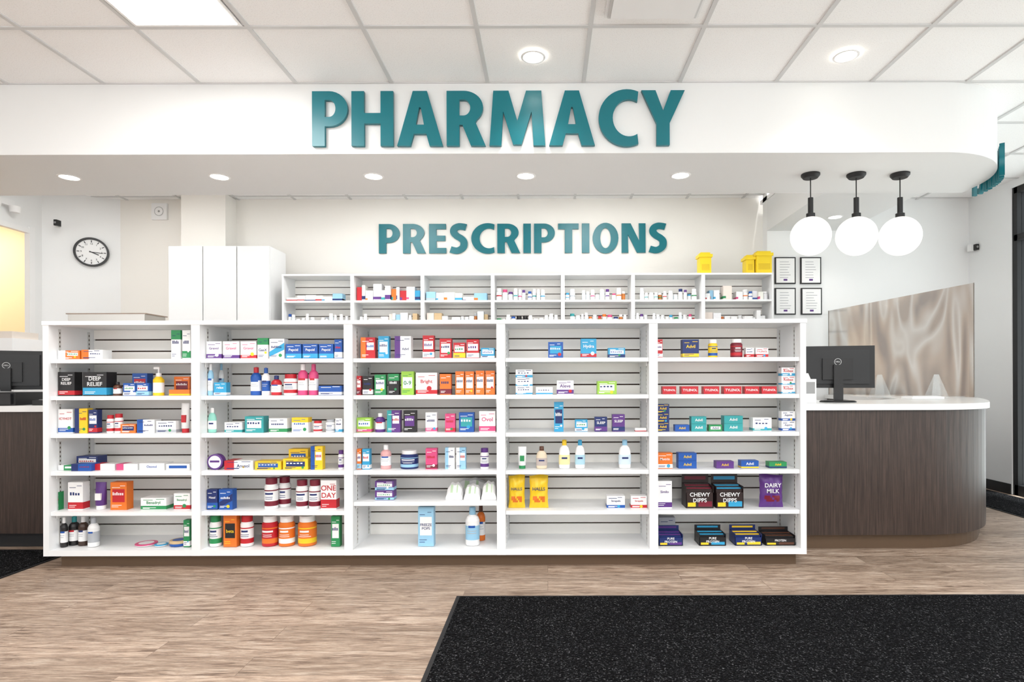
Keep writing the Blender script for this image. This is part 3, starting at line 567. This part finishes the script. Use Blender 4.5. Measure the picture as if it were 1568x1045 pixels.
for li in (0,1):
    lz=levels[li]+.0006; b=MB(); 
    for k in range(n):
        x=X0+k*bw+.03; end=X0+(k+1)*bw-.03
        if li==0: ty={0:'flat',1:'tall',2:'flat',3:'bot',4:'bot',5:'bot',6:'mix'}[k]
        else: ty={0:'bot',1:'mix',2:'mix',3:'bot',4:'bot',5:'bot',6:'mix'}[k]
        while x<end-.05:
            if random.random()<.1: x+=random.uniform(.01,.06); continue
            yy=Y+.03+random.uniform(0,.05)
            if ty=='bot' or (ty=='mix' and random.random()<.4):
                r=random.uniform(.016,.029); h=random.uniform(.06,.125); c=mat(random.choice(cols[:6]),.4); a_=mat(random.choice(acc),.4); wc=mat(W,.4) if random.random()<.75 else a_
                if random.random()<.06: c=mat((180,110,50),.3)
                if k==3 and li==1 and abs(x-(X0+k*bw+.25))<.05: c=mat(BK,.3); wc=c; r=.03;h=.09
                b.lathe(x+r,yy+r,[(0,lz,c),(r,lz,c),(r,lz+h*.2,c),(r,lz+h*.35,a_ if random.random()<.5 else c),(r,lz+h*.45,c),(r,lz+h*.72,c),(r*.75,lz+h*.76,wc),(r*.85,lz+h*.77,wc),(r*.85,lz+h,wc),(0,lz+h,wc)],12); x+=2*r+.004
            else:
                w_=random.uniform(.03,.085) if ty!='flat' else random.uniform(.06,.13); h=random.uniform(.06,.14) if ty=='mix' else (random.uniform(.03,.09) if ty=='flat' else random.uniform(.10,.19))
                if x+w_>end: break
                c=mat(random.choice(cols),.4); a_=mat(random.choice(acc),.4)
                if ty=='tall' and random.random()<.4: c=mat(random.choice([NAV,ORG,CYN,RED]),.4)
                b.box(x,x+w_,yy,yy+.1,lz,lz+h,c); b.box(x-.0004,x+w_*random.choice([.3,1]),yy-.0004,yy+.1,lz+h*.1,lz+h*random.uniform(.25,.45),a_)
                x+=w_+.003
    b.build('pill_bottles_and_boxes',origin=(0,Y,lz))
def sharps(px0,px1,py,Y2):
    xa,xb=wx(px0,Y2),wx(px1,Y2); z=ZT+.0006; zt=wz(py,Y2,px0); b=MB(); 
    for z0,z1,e in ((z,zt-.05,.012),(zt-.05,zt-.02,0),(zt-.02,zt,.02)):
        b.prism([(xa+e,Y2+e),(xb-e,Y2+e),(xb-e,Y2+.14-e),(xa+e,Y2+.14-e)],z0,z1,YEL,False)
    b.box(xa+.03,xb-.03,Y2+.009,Y2+.0125,z+.04,z+.1,mat((225,190,20),.4)); b.build('sharps_container',origin=((xa+xb)/2,Y2,z))
sharps(1071,1092,386,5.95); sharps(1142,1158,390,5.95); sharps(1158,1185,384,5.92)
for (px,py) in ((1202,415),(1241,415),(1202,462),(1242,462)):
    Y3=6.3; x=wx(px,Y3); z=wz(py,Y3,px); w_,h_=.11,.143
    b=MB(); b.box(x-w_,x+w_,Y3-.02,Y3,z-h_,z+h_,BLKM); b.box(x-w_+.012,x+w_-.012,Y3-.021,Y3-.02,z-h_+.012,z+h_-.012,WHT)
    for k in range(7): b.box(x-.06,x+.06*random.uniform(.3,1),Y3-.0215,Y3-.021,z+.09-.028*k,z+.094-.028*k,mat((130,130,140),.5))
    b.box(x-.02,x+.02,Y3-.0215,Y3-.021,z-.11,z-.09,mat(PUR,.5)); b.build('framed_certificate',origin=(x,Y3,z))
cx,cy=-4.95,6.393; z=wz(387,cy,141); b=MB()
b.lathe(0,0,[(.156,0,BLK),(.156,-.04,BLK),(.138,-.04,BLK),(.135,-.02,WHT),(0,-.02,WHT)],40,axis='y')
for k in range(12):
    a=k*math.pi/6; r0,r1=(.105,.128); dx,dz=math.sin(a),math.cos(a); px_,pz=dz*.004,-dx*.004
    b.face([(dx*r0-px_,-.0215,dz*r0-pz),(dx*r0+px_,-.0215,dz*r0+pz),(dx*r1+px_,-.0215,dz*r1+pz),(dx*r1-px_,-.0215,dz*r1-pz)],BLK)
for a,l,w_ in ((math.radians(93),.10,.004),(math.radians(113),.07,.005)):
    dx,dz=math.sin(a),math.cos(a); px_,pz=dz*w_,-dx*w_
    b.face([(-dx*.02-px_,-.023,-dz*.02-pz),(-dx*.02+px_,-.023,-dz*.02+pz),(dx*l+px_,-.023,dz*l+pz),(dx*l-px_,-.023,dz*l-pz)],BLK)
o=b.build('wall_clock',origin=(cx+.002,cy-.003,z),local=True,rot=(0,0,math.radians(30)))
for k in range(12):
    a=(k+1)*math.pi/6; text(str(k+1),.026,(math.sin(a)*.09,-.0225,math.cos(a)*.09),BLK,o,'numeral')
x,z=wx(247,YB),wz(325,YB,247); b=MB(); b.box(x-.085,x+.085,YB-.03,YB-.0005,z-.09,z+.09,WHT); b.lathe(x,z,[(.05,-.034+YB,GREY),(.045,-.034+YB,WHT),(.012,-.034+YB,GREY),(0,-.034+YB,GREY)],24,axis='y'); b.build('wall_speaker',origin=(x,YB,z))
def seccam(px,py,Y):
    x=wx(px,Y); z=wz(py,Y,px); b=MB(); b.box(x-.03,x+.005,Y-.02,Y+.03,z-.035,z+.035,WHT); b.box(x,x+.03,Y-.06,Y-.0,z-.03,z+.03,BLK); b.lathe(x+.015,z,[(.012,-.061+Y,GREY),(0,-.061+Y,GREY)],12,axis='y'); return b
seccam(90,343,6.13).build('security_camera',origin=(wx(90,6.13),6.13,wz(343,6.13,90)))
seccam(1489,380,6.2).build('security_camera',origin=(wx(1489,6.2),6.2,wz(380,6.2,1489)))
z=wz(308,5.7,25); b=MB(); b.box(-5.31,-5.25,5.55,5.8,z-.03,z+.03,WHT)
for yy in (5.57,5.78): b.lathe(-5.23,yy,[(0,z-.09,WHT),(.04,z-.09,WHT),(.05,z-.03,WHT),(0,z-.03,WHT)],16)
b.build('emergency_light',origin=(-5.3,5.7,z))

# ---------------- world, camera ----------------
w=bpy.data.worlds.new('World'); S.world=w; w.use_nodes=True
bg=w.node_tree.nodes['Background']; bg.inputs[0].default_value=(.93,.96,1,1); bg.inputs[1].default_value=1.75
sl=bpy.data.lights.new('bounce_sun','SUN'); sl.energy=8; sl.angle=.05; so=bpy.data.objects.new('bounce_sun',sl); S.collection.objects.link(so); so.rotation_euler=(math.radians(8),math.radians(8),0)  # added sun, nearly overhead, so outdoor ground bounces light to the ceiling
cd=bpy.data.cameras.new('camera'); cam=bpy.data.objects.new('camera',cd); S.collection.objects.link(cam)
cd.sensor_width=36; cd.lens=F/1568*36; cd.shift_x=-(VX-784)/1568; cd.shift_y=(VY-522.5)/1568; cd.clip_start=.05
cam.matrix_world=Matrix.Translation((0,0,CH))@Matrix.Rotation(math.pi/2,4,'X')@Matrix.Rotation(-RO,4,'Z')
S.camera=cam
S.view_settings.view_transform='Standard'; S.view_settings.look='None'
